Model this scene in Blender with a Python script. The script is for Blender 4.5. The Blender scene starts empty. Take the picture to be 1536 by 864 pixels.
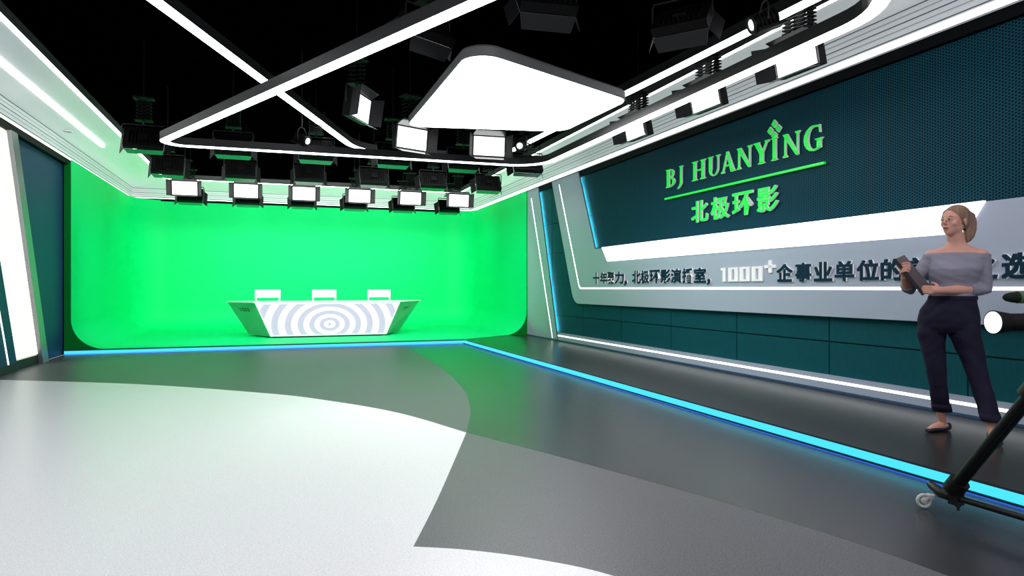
import bpy, bmesh, math, random
from mathutils import Vector, Matrix, Euler
random.seed(7)
sc = bpy.context.scene
COL = sc.collection
PI = math.pi
sc.view_settings.view_transform = 'Standard'
sc.view_settings.look = 'None'
sc.view_settings.exposure = 0.0

# ------------------------------------------------------------------ materials
def s2l(c):
    return tuple((x/255/12.92) if x/255 <= .04045 else ((x/255+.055)/1.055)**2.4 for x in c)

def mat(name, rgb, rough=.5, metal=0., spec=.5, emit=None, estr=0., coat=0.):
    m = bpy.data.materials.new(name); m.use_nodes = True
    b = m.node_tree.nodes['Principled BSDF']
    b.inputs['Base Color'].default_value = (*s2l(rgb), 1)
    b.inputs['Roughness'].default_value = rough
    b.inputs['Metallic'].default_value = metal
    b.inputs['Specular IOR Level'].default_value = spec
    if coat: b.inputs['Coat Weight'].default_value = coat
    if emit:
        b.inputs['Emission Color'].default_value = (*s2l(emit), 1)
        b.inputs['Emission Strength'].default_value = estr
    return m

def N(m, t): return m.node_tree.nodes.new(t)
def L(m, a, b): m.node_tree.links.new(a, b)
def bsdf(m): return m.node_tree.nodes['Principled BSDF']

def add_noise(m, scale, amt, bump=0., detail=3., stretch=(1, 1, 1), bdist=.002):
    tc = N(m, 'ShaderNodeTexCoord'); mp = N(m, 'ShaderNodeMapping'); mp.inputs['Scale'].default_value = stretch
    nz = N(m, 'ShaderNodeTexNoise'); nz.inputs['Scale'].default_value = scale; nz.inputs['Detail'].default_value = detail
    L(m, tc.outputs['Object'], mp.inputs['Vector']); L(m, mp.outputs[0], nz.inputs['Vector'])
    base = tuple(bsdf(m).inputs['Base Color'].default_value)
    if amt:
        mx = N(m, 'ShaderNodeMix'); mx.data_type = 'RGBA'
        mx.inputs[6].default_value = tuple(c*(1-amt) for c in base[:3])+(1,)
        mx.inputs[7].default_value = tuple(min(1, c*(1+amt)) for c in base[:3])+(1,)
        rp = N(m, 'ShaderNodeMapRange'); rp.inputs['From Min'].default_value = .3; rp.inputs['From Max'].default_value = .7
        L(m, nz.outputs['Fac'], rp.inputs['Value'])
        L(m, rp.outputs[0], mx.inputs[0]); L(m, mx.outputs[2], bsdf(m).inputs['Base Color'])
    if bump:
        bp = N(m, 'ShaderNodeBump'); bp.inputs['Strength'].default_value = bump; bp.inputs['Distance'].default_value = bdist
        L(m, nz.outputs['Fac'], bp.inputs['Height']); L(m, bp.outputs[0], bsdf(m).inputs['Normal'])
    return m

M = {}
M['floor_dark'] = add_noise(mat('floor_dark', (48, 47, 50), .27, spec=.36), 130, .45, .35, 2)
M['floor_mid'] = add_noise(mat('floor_mid', (90, 89, 94), .40, spec=.28), 130, .38, .35, 2)
M['floor_light'] = add_noise(mat('floor_light', (236, 234, 237), .33, spec=.35), 130, .12, .25, 2)
M['stage'] = add_noise(mat('stage', (38, 37, 38), .28, spec=.3), 90, .25, .15, 2)
M['cyan'] = mat('cyan_led', (20, 60, 70), .4, emit=(75, 228, 255), estr=1.05)
M['cyan_glow'] = mat('cyan_glow', (20, 60, 70), .4, emit=(110, 212, 235), estr=60)
M['blue_glow'] = mat('blue_glow', (20, 30, 60), .4, emit=(36, 84, 170), estr=9.)
M['edge_dark'] = mat('edge_dark', (42, 38, 40), .4)
M['green'] = mat('green_screen', (0, 236, 134), .55, spec=.15)
M['green_edge'] = mat('green_edge', (4, 120, 44), .7, spec=.1)  # darker green: the end caps' shade is put into the colour
M['tile'] = add_noise(mat('teal_tile', (10, 76, 84), .65, spec=.12), 40, .08, .1, 3, (1, 1, .2))
M['tile_gap'] = mat('tile_gap', (8, 40, 46), .7)
M['teal_wall'] = mat('teal_wall', (32, 72, 112), .5, spec=.2)
M['grey_panel'] = mat('grey_panel', (172, 178, 198), .36, .1, .4)
M['panel_side'] = mat('panel_side', (92, 92, 108), .5)
M['plinth'] = mat('gap_shade_blue', (52, 78, 112), .5)  # dark blue painted in for reflection and shade below the baseboard
M['led'] = mat('white_led', (255, 255, 255), .4, emit=(255, 255, 255), estr=4.5)
M['led_soft'] = mat('wall_led', (255, 255, 255), .4, emit=(255, 255, 255), estr=1.6)
M['led_ring'] = mat('ring_led', (255, 255, 255), .4, emit=(250, 253, 255), estr=6.0)
M['led_panel'] = mat('panel_led', (255, 255, 255), .4, emit=(255, 255, 255), estr=9.5)
M['bar'] = mat('light_bar', (255, 255, 255), .4, emit=(255, 255, 255), estr=1.5)
M['crown'] = mat('crown_white', (225, 228, 232), .4, spec=.4)
M['soffit'] = mat('soffit_white_glow', (206, 210, 212), .35, spec=.45, emit=(222, 226, 232), estr=.28)  # faint glow put into the white to brighten soffit and crown
M['groove'] = mat('groove_dark', (35, 38, 42), .6)
M['groove_f'] = mat('groove_grey', (150, 150, 156), .6)
M['black'] = mat('ceiling_black', (1, 1, 1), 1., spec=0.)
M['band_black'] = mat('band_black', (3, 6, 9), .6, spec=.1)
M['fascia'] = mat('fascia_grey', (78, 78, 80), .5)
M['ring_body'] = mat('ring_body', (38, 38, 39), .45, spec=.4)
M['panel_body'] = mat('panel_body', (110, 110, 112), .5, spec=.4)
M['lamp_black'] = mat('lamp_black', (7, 7, 8), .6, spec=.2)
M['lamp_door'] = mat('lamp_door', (34, 34, 36), .5, spec=.3)
M['lamp_flap'] = mat('lamp_flap', (150, 152, 152), .22, .85)
M['lamp_A'] = mat('lamp_face_soft', (255, 255, 255), .4, emit=(255, 255, 255), estr=1.3)
M['lamp_B'] = mat('lamp_face_key', (255, 255, 255), .4, emit=(248, 255, 250), estr=36.)
M['lamp_C'] = mat('lamp_face_side', (255, 255, 255), .4, emit=(255, 255, 255), estr=1.3)
M['metal'] = mat('brushed_metal', (150, 150, 156), .35, .5)
M['slat'] = mat('slat_white', (255, 255, 248), .5, emit=(255, 255, 244), estr=.72)
M['slat_gap'] = mat('slat_gap', (225, 222, 205), .6, emit=(255, 250, 230), estr=.35)
M['sign_green'] = mat('sign_green', (18, 214, 72), .4, emit=(20, 220, 70), estr=.45)  # some glow put into the green to brighten the letters
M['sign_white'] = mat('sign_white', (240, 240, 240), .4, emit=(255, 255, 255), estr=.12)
M['sign_teal'] = mat('sign_teal', (3, 44, 64), .6, spec=.15)
M['desk_silver'] = mat('desk_silver', (176, 178, 176), .34, .65)
M['desk_white'] = mat('desk_white', (235, 235, 238), .35)
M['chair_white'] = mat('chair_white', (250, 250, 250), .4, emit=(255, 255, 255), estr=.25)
M['sign_black'] = mat('sign_black', (10, 12, 12), .5)
M['rubber'] = mat('tripod_black', (9, 9, 9), .5, spec=.3)
M['tri_grey'] = mat('tripod_tube', (30, 29, 28), .35, .3)
M['wheel'] = mat('wheel_white', (205, 200, 198), .4)
M['foam'] = add_noise(mat('foam_black', (28, 34, 28), .9, spec=.1), 160, .5, .4)
M['foam_g'] = mat('band_green', (58, 86, 54), .7)
M['glass_glow'] = mat('lens_glow', (255, 255, 255), .1, emit=(255, 255, 255), estr=1.2)  # white glow put into the lens glass for its reflection
M['skin'] = mat('skin', (203, 148, 133), .5, spec=.35)
bsdf(M['skin']).inputs['Subsurface Weight'].default_value = .12
bsdf(M['skin']).inputs['Subsurface Radius'].default_value = (.02, .008, .004)
add_noise(M['skin'], 12, .06, .05)
M['lip'] = mat('lip', (170, 88, 84), .4)
M['hair'] = add_noise(mat('hair', (138, 108, 90), .45, spec=.4), 22, .35, .35, 3, (5, 1.2, .5), .003)
M['hair_brow'] = mat('eyebrow', (128, 94, 78), .7)
M['brow'] = mat('brow', (96, 70, 58), .7)
M['sweater'] = add_noise(mat('sweater', (134, 131, 146), .85, spec=.15), 7, .08, .35, 3, (1, 1, 2.2), .02)
M['trouser'] = add_noise(mat('trouser', (27, 24, 44), .8, spec=.2), 8, .22, .4, 4, (1.2, 1.2, .5), .02)
M['shoe'] = mat('shoe', (24, 24, 42), .45)
M['folder'] = mat('folder', (86, 76, 80), .5)
M['folder_edge'] = mat('folder_edge', (44, 38, 42), .5)
M['eye_w'] = mat('eye_white', (215, 205, 200), .25)
M['iris'] = mat('iris', (45, 34, 32), .2)

# perforated teal board: staggered dots in wall coordinates (object y, z)
def perforated():
    m = mat('perforated_teal', (16, 66, 82), .6, spec=.1)
    tc = N(m, 'ShaderNodeTexCoord'); sp = N(m, 'ShaderNodeSeparateXYZ'); L(m, tc.outputs['Object'], sp.inputs[0])
    def mth(op, a, b=None, c=None):
        n = N(m, 'ShaderNodeMath'); n.operation = op
        for i, v in enumerate((a, b, c)):
            if v is None: continue
            if isinstance(v, (int, float)): n.inputs[i].default_value = v
            else: L(m, v, n.inputs[i])
        return n.outputs[0]
    px_, pz_ = .050, .027
    def grid(oy, oz):
        y = mth('SUBTRACT', mth('PINGPONG', mth('ADD', sp.outputs['Y'], oy), px_/2), px_/4)
        fy = mth('WRAP', mth('ADD', sp.outputs['Y'], oy), px_/2, -px_/2)
        fz = mth('WRAP', mth('ADD', sp.outputs['Z'], oz), pz_/2, -pz_/2)
        return mth('SQRT', mth('ADD', mth('MULTIPLY', fy, fy), mth('MULTIPLY', fz, fz)))
    d = mth('MINIMUM', grid(0, 0), grid(px_/2, pz_/2))
    k = mth('LESS_THAN', d, .0086)
    mx = N(m, 'ShaderNodeMix'); mx.data_type = 'RGBA'
    mx.inputs[6].default_value = (*s2l((14, 70, 88)), 1); mx.inputs[7].default_value = (*s2l((2, 12, 20)), 1)
    L(m, k, mx.inputs[0]); L(m, mx.outputs[2], bsdf(m).inputs['Base Color'])
    return m
M['perf'] = perforated()

# desk front: glowing concentric rings
def rings():
    m = mat('ring_screen', (200, 200, 215), .25)
    tc = N(m, 'ShaderNodeTexCoord'); mp = N(m, 'ShaderNodeMapping')
    mp.inputs['Location'].default_value = (-1.115, 0, -.36*1.0)
    L(m, tc.outputs['Object'], mp.inputs['Vector'])
    sp = N(m, 'ShaderNodeSeparateXYZ'); L(m, mp.outputs[0], sp.inputs[0])
    def mth(op, a, b=None):
        n = N(m, 'ShaderNodeMath'); n.operation = op
        for i, v in enumerate((a, b)):
            if v is None: continue
            if isinstance(v, (int, float)): n.inputs[i].default_value = v
            else: L(m, v, n.inputs[i])
        return n.outputs[0]
    x = sp.outputs['X']; z = mth('MULTIPLY', sp.outputs['Z'], 1.45)
    r = mth('SQRT', mth('ADD', mth('MULTIPLY', x, x), mth('MULTIPLY', z, z)))
    r2 = mth('POWER', r, .8)
    w = mth('SINE', mth('SUBTRACT', mth('MULTIPLY', r2, 29.), 2.2))
    st = N(m, 'ShaderNodeMapRange'); st.inputs['From Min'].default_value = -.25; st.inputs['From Max'].default_value = .15
    L(m, w, st.inputs['Value'])
    mx = N(m, 'ShaderNodeMix'); mx.data_type = 'RGBA'
    mx.inputs[6].default_value = (*s2l((198, 202, 224)), 1); mx.inputs[7].default_value = (1, 1, 1, 1)
    L(m, st.outputs[0], mx.inputs[0])
    L(m, mx.outputs[2], bsdf(m).inputs['Emission Color']); bsdf(m).inputs['Emission Strength'].default_value = .95
    bsdf(m).inputs['Base Color'].default_value = (.1, .1, .1, 1)
    return m
M['rings'] = rings()

# ------------------------------------------------------------------ mesh helpers
class MB:
    def __init__(s): s.v = []; s.f = []; s.m = []; s.sm = []
    def add(s, vs, fs, mi=0, smooth=False, T=None):
        o = len(s.v)
        for p in vs:
            p = Vector(p); s.v.append(T @ p if T else p)
        for f in fs: s.f.append([i+o for i in f]); s.m.append(mi); s.sm.append(smooth)
    def box(s, c, d, T=None, mi=0):
        x, y, z = c; a, b, e = d[0]/2, d[1]/2, d[2]/2
        vs = [(x+i*a, y+j*b, z+k*e) for k in (-1, 1) for j in (-1, 1) for i in (-1, 1)]
        s.add(vs, [(0, 2, 3, 1), (4, 5, 7, 6), (0, 1, 5, 4), (2, 6, 7, 3), (0, 4, 6, 2), (1, 3, 7, 5)], mi, T=T)
    def prism(s, pts, fn0, fn1, mi=0, side=None, T=None):
        n = len(pts); a = [fn0(p) for p in pts]; b = [fn1(p) for p in pts]
        s.add(a+b, [list(range(n))[::-1], list(range(n, 2*n))], mi, T=T)
        s.add(a+b, [(i, (i+1) % n, n+(i+1) % n, n+i) for i in range(n)], mi if side is None else side, T=T)
    def loft(s, rings, mi=0, smooth=True, cap=True, T=None, closed=False):
        n = len(rings[0]); vs = [p for r in rings for p in r]; fs = []
        R = len(rings)
        for i in range(R if closed else R-1):
            a, b = i*n, ((i+1) % R)*n
            for j in range(n): fs.append((a+j, a+(j+1) % n, b+(j+1) % n, b+j))
        s.add(vs, fs, mi, smooth, T)
        if cap and not closed:
            s.add(rings[0], [list(range(n))[::-1]], mi, False, T); s.add(rings[-1], [list(range(n))], mi, False, T)
    def tube(s, pts, r, n=10, mi=0, T=None, closed=False, cap=True):
        pts = [Vector(p) for p in pts]; K = len(pts)
        rr = r if isinstance(r, (list, tuple)) else [r]*K
        up = None; rings_ = []
        for i, p in enumerate(pts):
            if closed: d = (pts[(i+1) % K]-pts[i-1])
            else: d = pts[min(i+1, K-1)]-pts[max(i-1, 0)]
            d.normalize()
            if up is None:
                up = d.cross(Vector((0, 0, 1)))
                if up.length < .05: up = d.cross(Vector((0, 1, 0)))
                up.normalize()
            else:
                up = (up-d*up.dot(d)).normalized()
            w = d.cross(up)
            rings_.append([p+(up*math.cos(t*2*PI/n)+w*math.sin(t*2*PI/n))*rr[i] for t in range(n)])
        s.loft(rings_, mi, True, cap, T, closed)
    def cyl(s, a, b, r, n=20, mi=0, T=None, r2=None):
        s.tube([a, b], [r, r if r2 is None else r2], n, mi, T)
    def ell(s, c, r, R=None, n=18, mi=0, T=None):
        c = Vector(c); rg = []
        for i in range(1, n//2):
            t = PI*i/(n//2)
            rg.append([Vector((r[0]*math.sin(t)*math.cos(2*PI*j/n), r[1]*math.sin(t)*math.sin(2*PI*j/n), -r[2]*math.cos(t))) for j in range(n)])
        rg = [[c+((R @ p) if R else p) for p in q] for q in rg]
        bot = c+((R @ Vector((0, 0, -r[2]))) if R else Vector((0, 0, -r[2]))); top = c*2-bot
        o = len(rg)*n
        vs = [p for q in rg for p in q]+[bot, top]
        fs = []
        for i in range(len(rg)-1):
            for j in range(n): fs.append((i*n+j, i*n+(j+1) % n, (i+1)*n+(j+1) % n, (i+1)*n+j))
        for j in range(n):
            fs.append((o, (j+1) % n, j)); fs.append((o+1, o-n+j, o-n+(j+1) % n))
        s.add(vs, fs, mi, True, T)
    def build(s, name, mats, parent=None, bevel=0.):
        me = bpy.data.meshes.new(name)
        me.from_pydata([tuple(v) for v in s.v], [], s.f)
        if not isinstance(mats, (list, tuple)): mats = [mats]
        for m in mats: me.materials.append(m)
        me.polygons.foreach_set('material_index', s.m); me.polygons.foreach_set('use_smooth', s.sm)
        bm = bmesh.new(); bm.from_mesh(me); bmesh.ops.recalc_face_normals(bm, faces=bm.faces); bm.to_mesh(me); bm.free()
        me.update()
        o = bpy.data.objects.new(name, me); COL.objects.link(o)
        if parent: o.parent = parent
        if bevel:
            b = o.modifiers.new('bevel', 'BEVEL'); b.width = bevel; b.segments = 2; b.limit_method = 'ANGLE'
        return o

def tag(o, label=None, cat=None, group=None, kind=None):
    if label: o['label'] = label
    if cat: o['category'] = cat
    if group: o['group'] = group
    if kind: o['kind'] = kind
    return o
def empty(name, loc=(0, 0, 0), rz=0, label=None, cat=None, group=None):
    o = bpy.data.objects.new(name, None); COL.objects.link(o); o.location = loc; o.rotation_euler = (0, 0, rz)
    o.empty_display_size = .1
    return tag(o, label, cat, group)
def dup(root, loc, rz, label, group=None):
    r = root.copy(); COL.objects.link(r); r.location = loc; r.rotation_euler = (0, 0, rz); r['label'] = label
    if group: r['group'] = group
    for ch in list(root.children):
        c = ch.copy(); COL.objects.link(c); c.parent = r
        for g in list(ch.children):
            d = g.copy(); COL.objects.link(d); d.parent = c
    return r

# ------------------------------------------------------------------ room numbers (metres)
XL, XR, YB, YF = -3.40, 5.38, 18.9, -1.5
XW = 5.46                       # structural right wall face
HP = .08                        # stage height
ZT = 3.35                       # top of walls

# floor with inlaid arcs
def catmull(P, n=8):
    out = []
    for i in range(len(P)-1):
        p0 = P[max(i-1, 0)]; p1 = P[i]; p2 = P[i+1]; p3 = P[min(i+2, len(P)-1)]
        for k in range(n):
            t = k/n
            out.append(tuple(.5*((2*p1[j])+(-p0[j]+p2[j])*t+(2*p0[j]-5*p1[j]+4*p2[j]-p3[j])*t*t+(-p0[j]+3*p1[j]-3*p2[j]+p3[j])*t**3) for j in (0, 1)))
    out.append(P[-1]); return out
A1 = catmull([(-3.40, 10.07), (-1.597, 9.025), (-.089, 7.742), (.552, 6.971), (1.074, 6.1), (1.425, 5.11)])
A2 = catmull([(1.425, 5.11), (1.719, 4.405), (1.947, 3.823), (2.275, 2.932), (2.46, 2.278), (2.53, 1.8), (2.55, 1.0), (2.5, -1.5)])
B1 = catmull([(2.385, 13.28), (2.305, 10.159), (2.048, 7.619), (1.771, 6.217), (1.425, 5.11)])
B2 = catmull([(1.425, 5.11), (.866, 3.649), (.576, 2.936)])
C1 = catmull([(.576, 2.936), (.788, 2.821), (1.029, 2.636), (1.267, 2.372), (1.5, 1.9), (1.65, 1.2), (1.7, -1.5)])
m = MB()
m.box((1.03, 8.7, -.05), (8.9, 20.4, .1), mi=0)
def flat(poly, z, mi): m.add([(x, y, z) for x, y in poly], [list(range(len(poly)))], mi)
flat(A1+B2[1:]+C1[1:]+[(XL, YF)], .0008, 2)
flat(A1+B1[::-1][1:]+[(XL, 13.28)], .0008, 1)
flat(A2+C1[::-1]+B2[::-1][1:-1], .0008, 1)
tag(m.build('floor', [M['floor_dark'], M['floor_mid'], M['floor_light']]), kind='structure')

# stage platform
m = MB()
stage = [(XL, 13.3), (3.67, 13.3), (3.67, YF), (XW, YF), (XW, YB+.1), (XL, YB+.1)]
m.prism(stage, lambda p: (p[0], p[1], .001), lambda p: (p[0], p[1], HP), 0, 1)
st = tag(m.build('stage_platform', [M['stage'], M['edge_dark']]), kind='structure')
m = MB()
m.box((3.667, (13.3+YF)/2, .041), (.012, 13.3-YF, .052)); m.box(((XL+3.67)/2, 13.297, .041), (3.67-XL-.01, .012, .052))
m.build('led_strip', M['cyan'], st)
m = MB(); m.box((3.667, (13.29+YF)/2, .0065), (.008, 13.27-YF, .007)); m.box(((XL+3.66)/2, 13.297, .0065), (3.64-XL, .008, .007)); m.build('added_glow_strip', M['blue_glow'], st)  # hidden blue emitter added to tint the floor along the riser
m = MB(); m.box((3.652, (13.29+YF)/2, .013), (.036, 13.29-YF, .004)); m.box(((XL+3.66)/2, 13.285, .013), (3.64-XL, .03, .004)); m.build('lip', M['band_black'], st)  # lip added over the blue emitter to hide it from view

# walls
m = MB(); m.box((XL-.08, 8.7, 2.3), (.1, 20.5, 4.6)); tag(m.build('wall_left', M['teal_wall']), kind='structure')
m = MB(); m.box((1.03, YB+.15, 2.3), (9.1, .1, 4.6)); tag(m.build('wall_back', M['band_black']), kind='structure')
m = MB()
m.box((XW+.06, 8.7, 2.3), (.1, 20.5, 4.6), mi=1)
zs = [.235, .587, 1.2, 1.86, 2.48, 3.24]
ys = [12.87, 11.39, 9.91, 8.43, 6.95, 5.47, 3.99, 2.51, 1.03, -.45, -1.5]
ys = [14.2]+ys
for i in range(len(ys)-1):
    for k in range(len(zs)-1):
        y1, y0 = ys[i], ys[i+1]
        m.box((XW, (y0+y1)/2, (zs[k]+zs[k+1])/2), (.03, y1-y0-.014, zs[k+1]-zs[k]-.014), mi=0)
tag(m.build('wall_right', [M['tile'], M['tile_gap']]), kind='structure')
# black shadow gap along the top of the walls
m = MB()
m.box((XW-.02, 6.4, 3.31), (.07, 15.8, .12)); m.box((XL+.0, 8.7, 3.31), (.1, 20.4, .1)); m.box((1.03, YB+.02, 3.37), (8.8, .1, .06)); m.box((XW-.02, 16.6, 3.37), (.1, 4.6, .06))
tag(m.build('trim_1', M['band_black']), kind='structure')

# ceiling: black void plus stepped crown and soffit running round three sides
def path(d, z, kr=.6):
    dr = d if d <= .07 else .07+(d-.07)*kr
    return [(XL+d, YF, z), (XL+d, YB-d, z), (XR-dr, YB-d, z), (XR-dr, YF, z)]
def sweep(mb, prof, mi=0, closed=False):
    R = [path(*p) for p in prof]; n = len(R)
    for i in range(n if closed else n-1):
        a, b = R[i], R[(i+1) % n]
        for k in range(3): mb.add([a[k], a[k+1], b[k+1], b[k]], [(0, 1, 2, 3)], mi)
m = MB()
m.box((1.03, 8.7, 4.65), (9.1, 20.6, .1), mi=0)
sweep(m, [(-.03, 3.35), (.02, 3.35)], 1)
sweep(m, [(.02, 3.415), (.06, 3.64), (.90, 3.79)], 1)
sweep(m, [(.92, 3.79), (.92, 3.90)], 3)
sweep(m, [(.92, 3.90), (.925, 4.6)], 0)
for z, mi, h in ((3.43, 2, .008), (3.485, 4, .006), (3.535, 2, .008), (3.585, 4, .006), (3.635, 2, .008)):
    d = .02+(z-3.415)*.04/.225
    sweep(m, [(d+.004, z-h/2), (d+.005, z+h/2)], mi)
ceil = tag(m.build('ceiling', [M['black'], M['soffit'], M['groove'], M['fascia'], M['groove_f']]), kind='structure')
m = MB(); sweep(m, [(.02, 3.35), (.022, 3.412)]); m.build('crown_light', M['led'], ceil)
m = MB(); sweep(m, [(.86, 3.775), (.918, 3.787)]); m.build('edge_light', M['led'], ceil)

m = MB(); m.box((XL+.465, (13.85+YF)/2, 3.698), (.055, 13.85-YF, .03), T=None)
tag(m.build('linear_light', M['led']), 'long thin white light line set in the left soffit above the teal wall', 'ceiling light')
dl = empty('downlight', (XL+.26, 12.5, 3.66), 0, 'small round recessed downlight in the white soffit on the left', 'downlight')
m = MB(); m.tube([(math.cos(a)*.06, math.sin(a)*.06, 0) for a in [i*PI/12 for i in range(24)]], .012, 8, closed=True); m.build('trim_ring', M['crown'], dl)
m = MB(); m.cyl((0, 0, .0), (0, 0, .02), .035); m.build('lamp', M['metal'], dl)

# ------------------------------------------------------------------ green screen cove
GX0, GX1 = XL+.09, XR-.01
def cove_path():
    pts = []
    r = .8
    pts.append(((GX0, 13.36), (1, 0)))
    for k in range(0, 6): pts.append(((GX0, 13.36+(YB-r-13.36)*(k+1)/6), (1, 0)))
    for k in range(1, 12):
        a = PI-(PI/2)*k/12; pts.append(((GX0+r+r*math.cos(a), YB-r+r*math.sin(a)), (-math.cos(a), -math.sin(a))))
    for k in range(0, 9): pts.append(((GX0+r+(GX1-GX0-2*r)*k/8, YB), (0, -1)))
    for k in range(1, 12):
        a = PI/2-(PI/2)*k/12; pts.append(((GX1-r+r*math.cos(a), YB-r+r*math.sin(a)), (-math.cos(a), -math.sin(a))))
    for k in range(0, 7): pts.append(((GX1, YB-r-(YB-r-14.18)*k/6), (-1, 0)))
    return pts
CP = cove_path(); RC = .52; ZF = HP+.004
m = MB(); rows = []
for (p, n) in CP:
    sec = [(p[0], p[1], 3.36), (p[0], p[1], 2.2), (p[0], p[1], 1.2)]
    for k in range(0, 11):
        a = (PI/2)*k/10
        sec.append((p[0]+n[0]*RC*(1-math.cos(a)), p[1]+n[1]*RC*(1-math.cos(a)), ZF+RC*(1-math.sin(a))))
    rows.append(sec)
S = len(rows[0])
m.add([q for r in rows for q in r], [(i*S+j, i*S+j+1, (i+1)*S+j+1, (i+1)*S+j) for i in range(len(rows)-1) for j in range(S-1)], 0, True)
inner = [r[-1] for r in rows]
m.add(inner+[(3.67, 13.36, ZF)], [list(range(len(inner)+1))], 0, True)
gs = m.build('green_screen', [M['green']])
tag(gs, 'curved chroma green backdrop wrapping three walls and the floor behind the desk', 'green screen')
m = MB()
capL = [(XL-.01, HP+.001), (GX0+RC, HP+.001)]+[(GX0+RC*(1-math.cos(a)), ZF+RC*(1-math.sin(a))) for a in [PI/2*(10-k)/10 for k in range(11)]]+[(GX0, 3.30), (XL-.01, 3.30)]
m.prism(capL, lambda p: (p[0], 13.345, p[1]), lambda p: (p[0], 13.36, p[1])); m.build('end_cap', M['green_edge'], gs); m = MB()
capR = [(GX1+.01, HP+.001), (GX1-RC, HP+.001)]+[(GX1-RC*(1-math.cos(a)), ZF+RC*(1-math.sin(a))) for a in [PI/2*(10-k)/10 for k in range(11)]]+[(GX1, 3.34), (GX1+.01, 3.34)]
m.prism(capR, lambda p: (p[0], 14.16, p[1]), lambda p: (p[0], 14.175, p[1]))
m.build('end_cap', M['green_edge'], gs)
# (the floor edge of the sheet between the caps)
m = MB(); m.box(((XL+3.67)/2, 13.335, HP+.003), (3.67-XL, .05, .004)); m.build('floor_edge', M['green_edge'], gs)

# ------------------------------------------------------------------ right wall graphic
def yz(pts, x0, x1, mb, mi=0, side=None): mb.prism(pts, lambda p: (x0, p[0], p[1]), lambda p: (x1, p[0], p[1]), mi, side)
def band(P, w, x0, x1, mb, mi=0):
    """ribbon of width w along polyline P in the wall plane (y,z)"""
    n = len(P); Lf = []; Rt = []
    for i in range(n):
        a = Vector(P[max(i-1, 0)]); b = Vector(P[min(i+1, n-1)]); d = (b-a).normalized(); nn = Vector((-d.y, d.x))
        Lf.append(tuple(Vector(P[i])+nn*w/2)); Rt.append(tuple(Vector(P[i])-nn*w/2))
    yz(Lf+Rt[::-1], x0, x1, mb, mi)
def fillet(P, a, b, r, n=8):
    """corner at P between directions to a and b"""
    P = Vector(P); da = (Vector(a)-P).normalized(); db = (Vector(b)-P).normalized()
    ang = da.angle(db); t = r/math.tan(ang/2); c = P+(da+db).normalized()*(r/math.sin(ang/2))
    s = P+da*t; e = P+db*t; out = []
    for k in range(n+1):
        v = (s-c).lerp(e-c, k/n).normalized()*r; out.append(tuple(c+v))
    return out

m = MB(); yz([(11.3, 3.24), (10.66, 1.80), (YF, 1.80), (YF, 3.24)], XW-.022, XW-.016, m)
pp = m.build('perforated_panel', M['perf'])
tag(pp, 'dark teal perforated board carrying the green lettering on the right wall', 'wall panel')

outer = [(12.74, 3.33)]+fillet((11.66, .85), (12.74, 3.33), (YF, .85), .32)+[(YF, .85)]
m = MB(); yz(outer+[(YF, 1.84), (10.76, 1.84), (11.46, 3.33)], XR, XW-.055, m, 0, 1)
up = m.build('graphic_panel', [M['grey_panel'], M['panel_side']], bevel=.006)
tag(up, 'grey raised panel that bends round the perforated board and carries the dark slogan', 'wall panel')
m = MB(); band([(12.36, 3.22), (11.68, 1.75)]+fillet((11.405, 1.14), (12.36, 3.22), (YF, 1.14), .13)+[(YF, 1.14)], .028, XR-.004, XR+.002, m)
m.build('led_line', M['led_soft'], up)
m = MB(); band([(11.50, 3.25), (10.835, 1.86)], .025, XW-.0555, XW-.051, m)
m.build('edge_glow', M['cyan_glow'], up)
m = MB(); yz([(11.6, 3.30), (10.9, 1.70), (YF, 1.70), (YF, .95), (11.7, .95), (12.6, 3.30)], XW-.055, XW-.018, m); m.build('mounting_frame', M['panel_side'], up)
m = MB(); yz([(10.45, 1.852), (10.24, 1.60), (3.95, 1.60), (3.79, 1.846)], XR-.03, XR, m)
tag(m.build('light_bar', M['bar']), 'long glowing white bar under the perforated board on the right wall', 'wall light')

m = MB(); yz([(14.16, 3.33), (13.50, 3.33), (12.46, HP+.02), (14.16, HP+.02)], XR, XW-.055, m, 0, 1)
sp_ = m.build('wall_fin', [M['grey_panel'], M['panel_side']], bevel=.006)
tag(sp_, 'narrow pale grey slanted fin beside the right edge of the green screen', 'wall panel')
m = MB(); band([(13.91, 3.14), (12.70, .12)], .03, XR-.004, XR+.002, m); m.build('led_line', M['led_soft'], sp_)
m = MB(); band([(13.54, 3.25), (12.57, .25)], .025, XW-.0555, XW-.051, m); m.build('edge_glow', M['cyan_glow'], sp_)
m = MB(); yz([(14.15, 3.30), (13.62, 3.30), (12.62, HP+.03), (14.15, HP+.03)], XW-.055, XW-.018, m); m.build('mounting_frame', M['panel_side'], sp_)

m = MB(); m.box((XR+.04, (12.42+YF)/2, .172), (.08, 12.42-YF, .14))
bs = tag(m.build('baseboard_right', M['grey_panel']), kind='structure')
m = MB(); m.box((XR-.001, (12.42+YF)/2, .186), (.006, 12.42-YF, .026)); m.build('led_line', M['led_soft'], bs)
m = MB(); m.box((XR+.03, (14.15+YF)/2, .092), (.08, 14.15-YF, .022)); tag(m.build('trim_2', M['plinth']), kind='structure')  # blue strip standing for the shaded, reflecting gap under the baseboard

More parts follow.
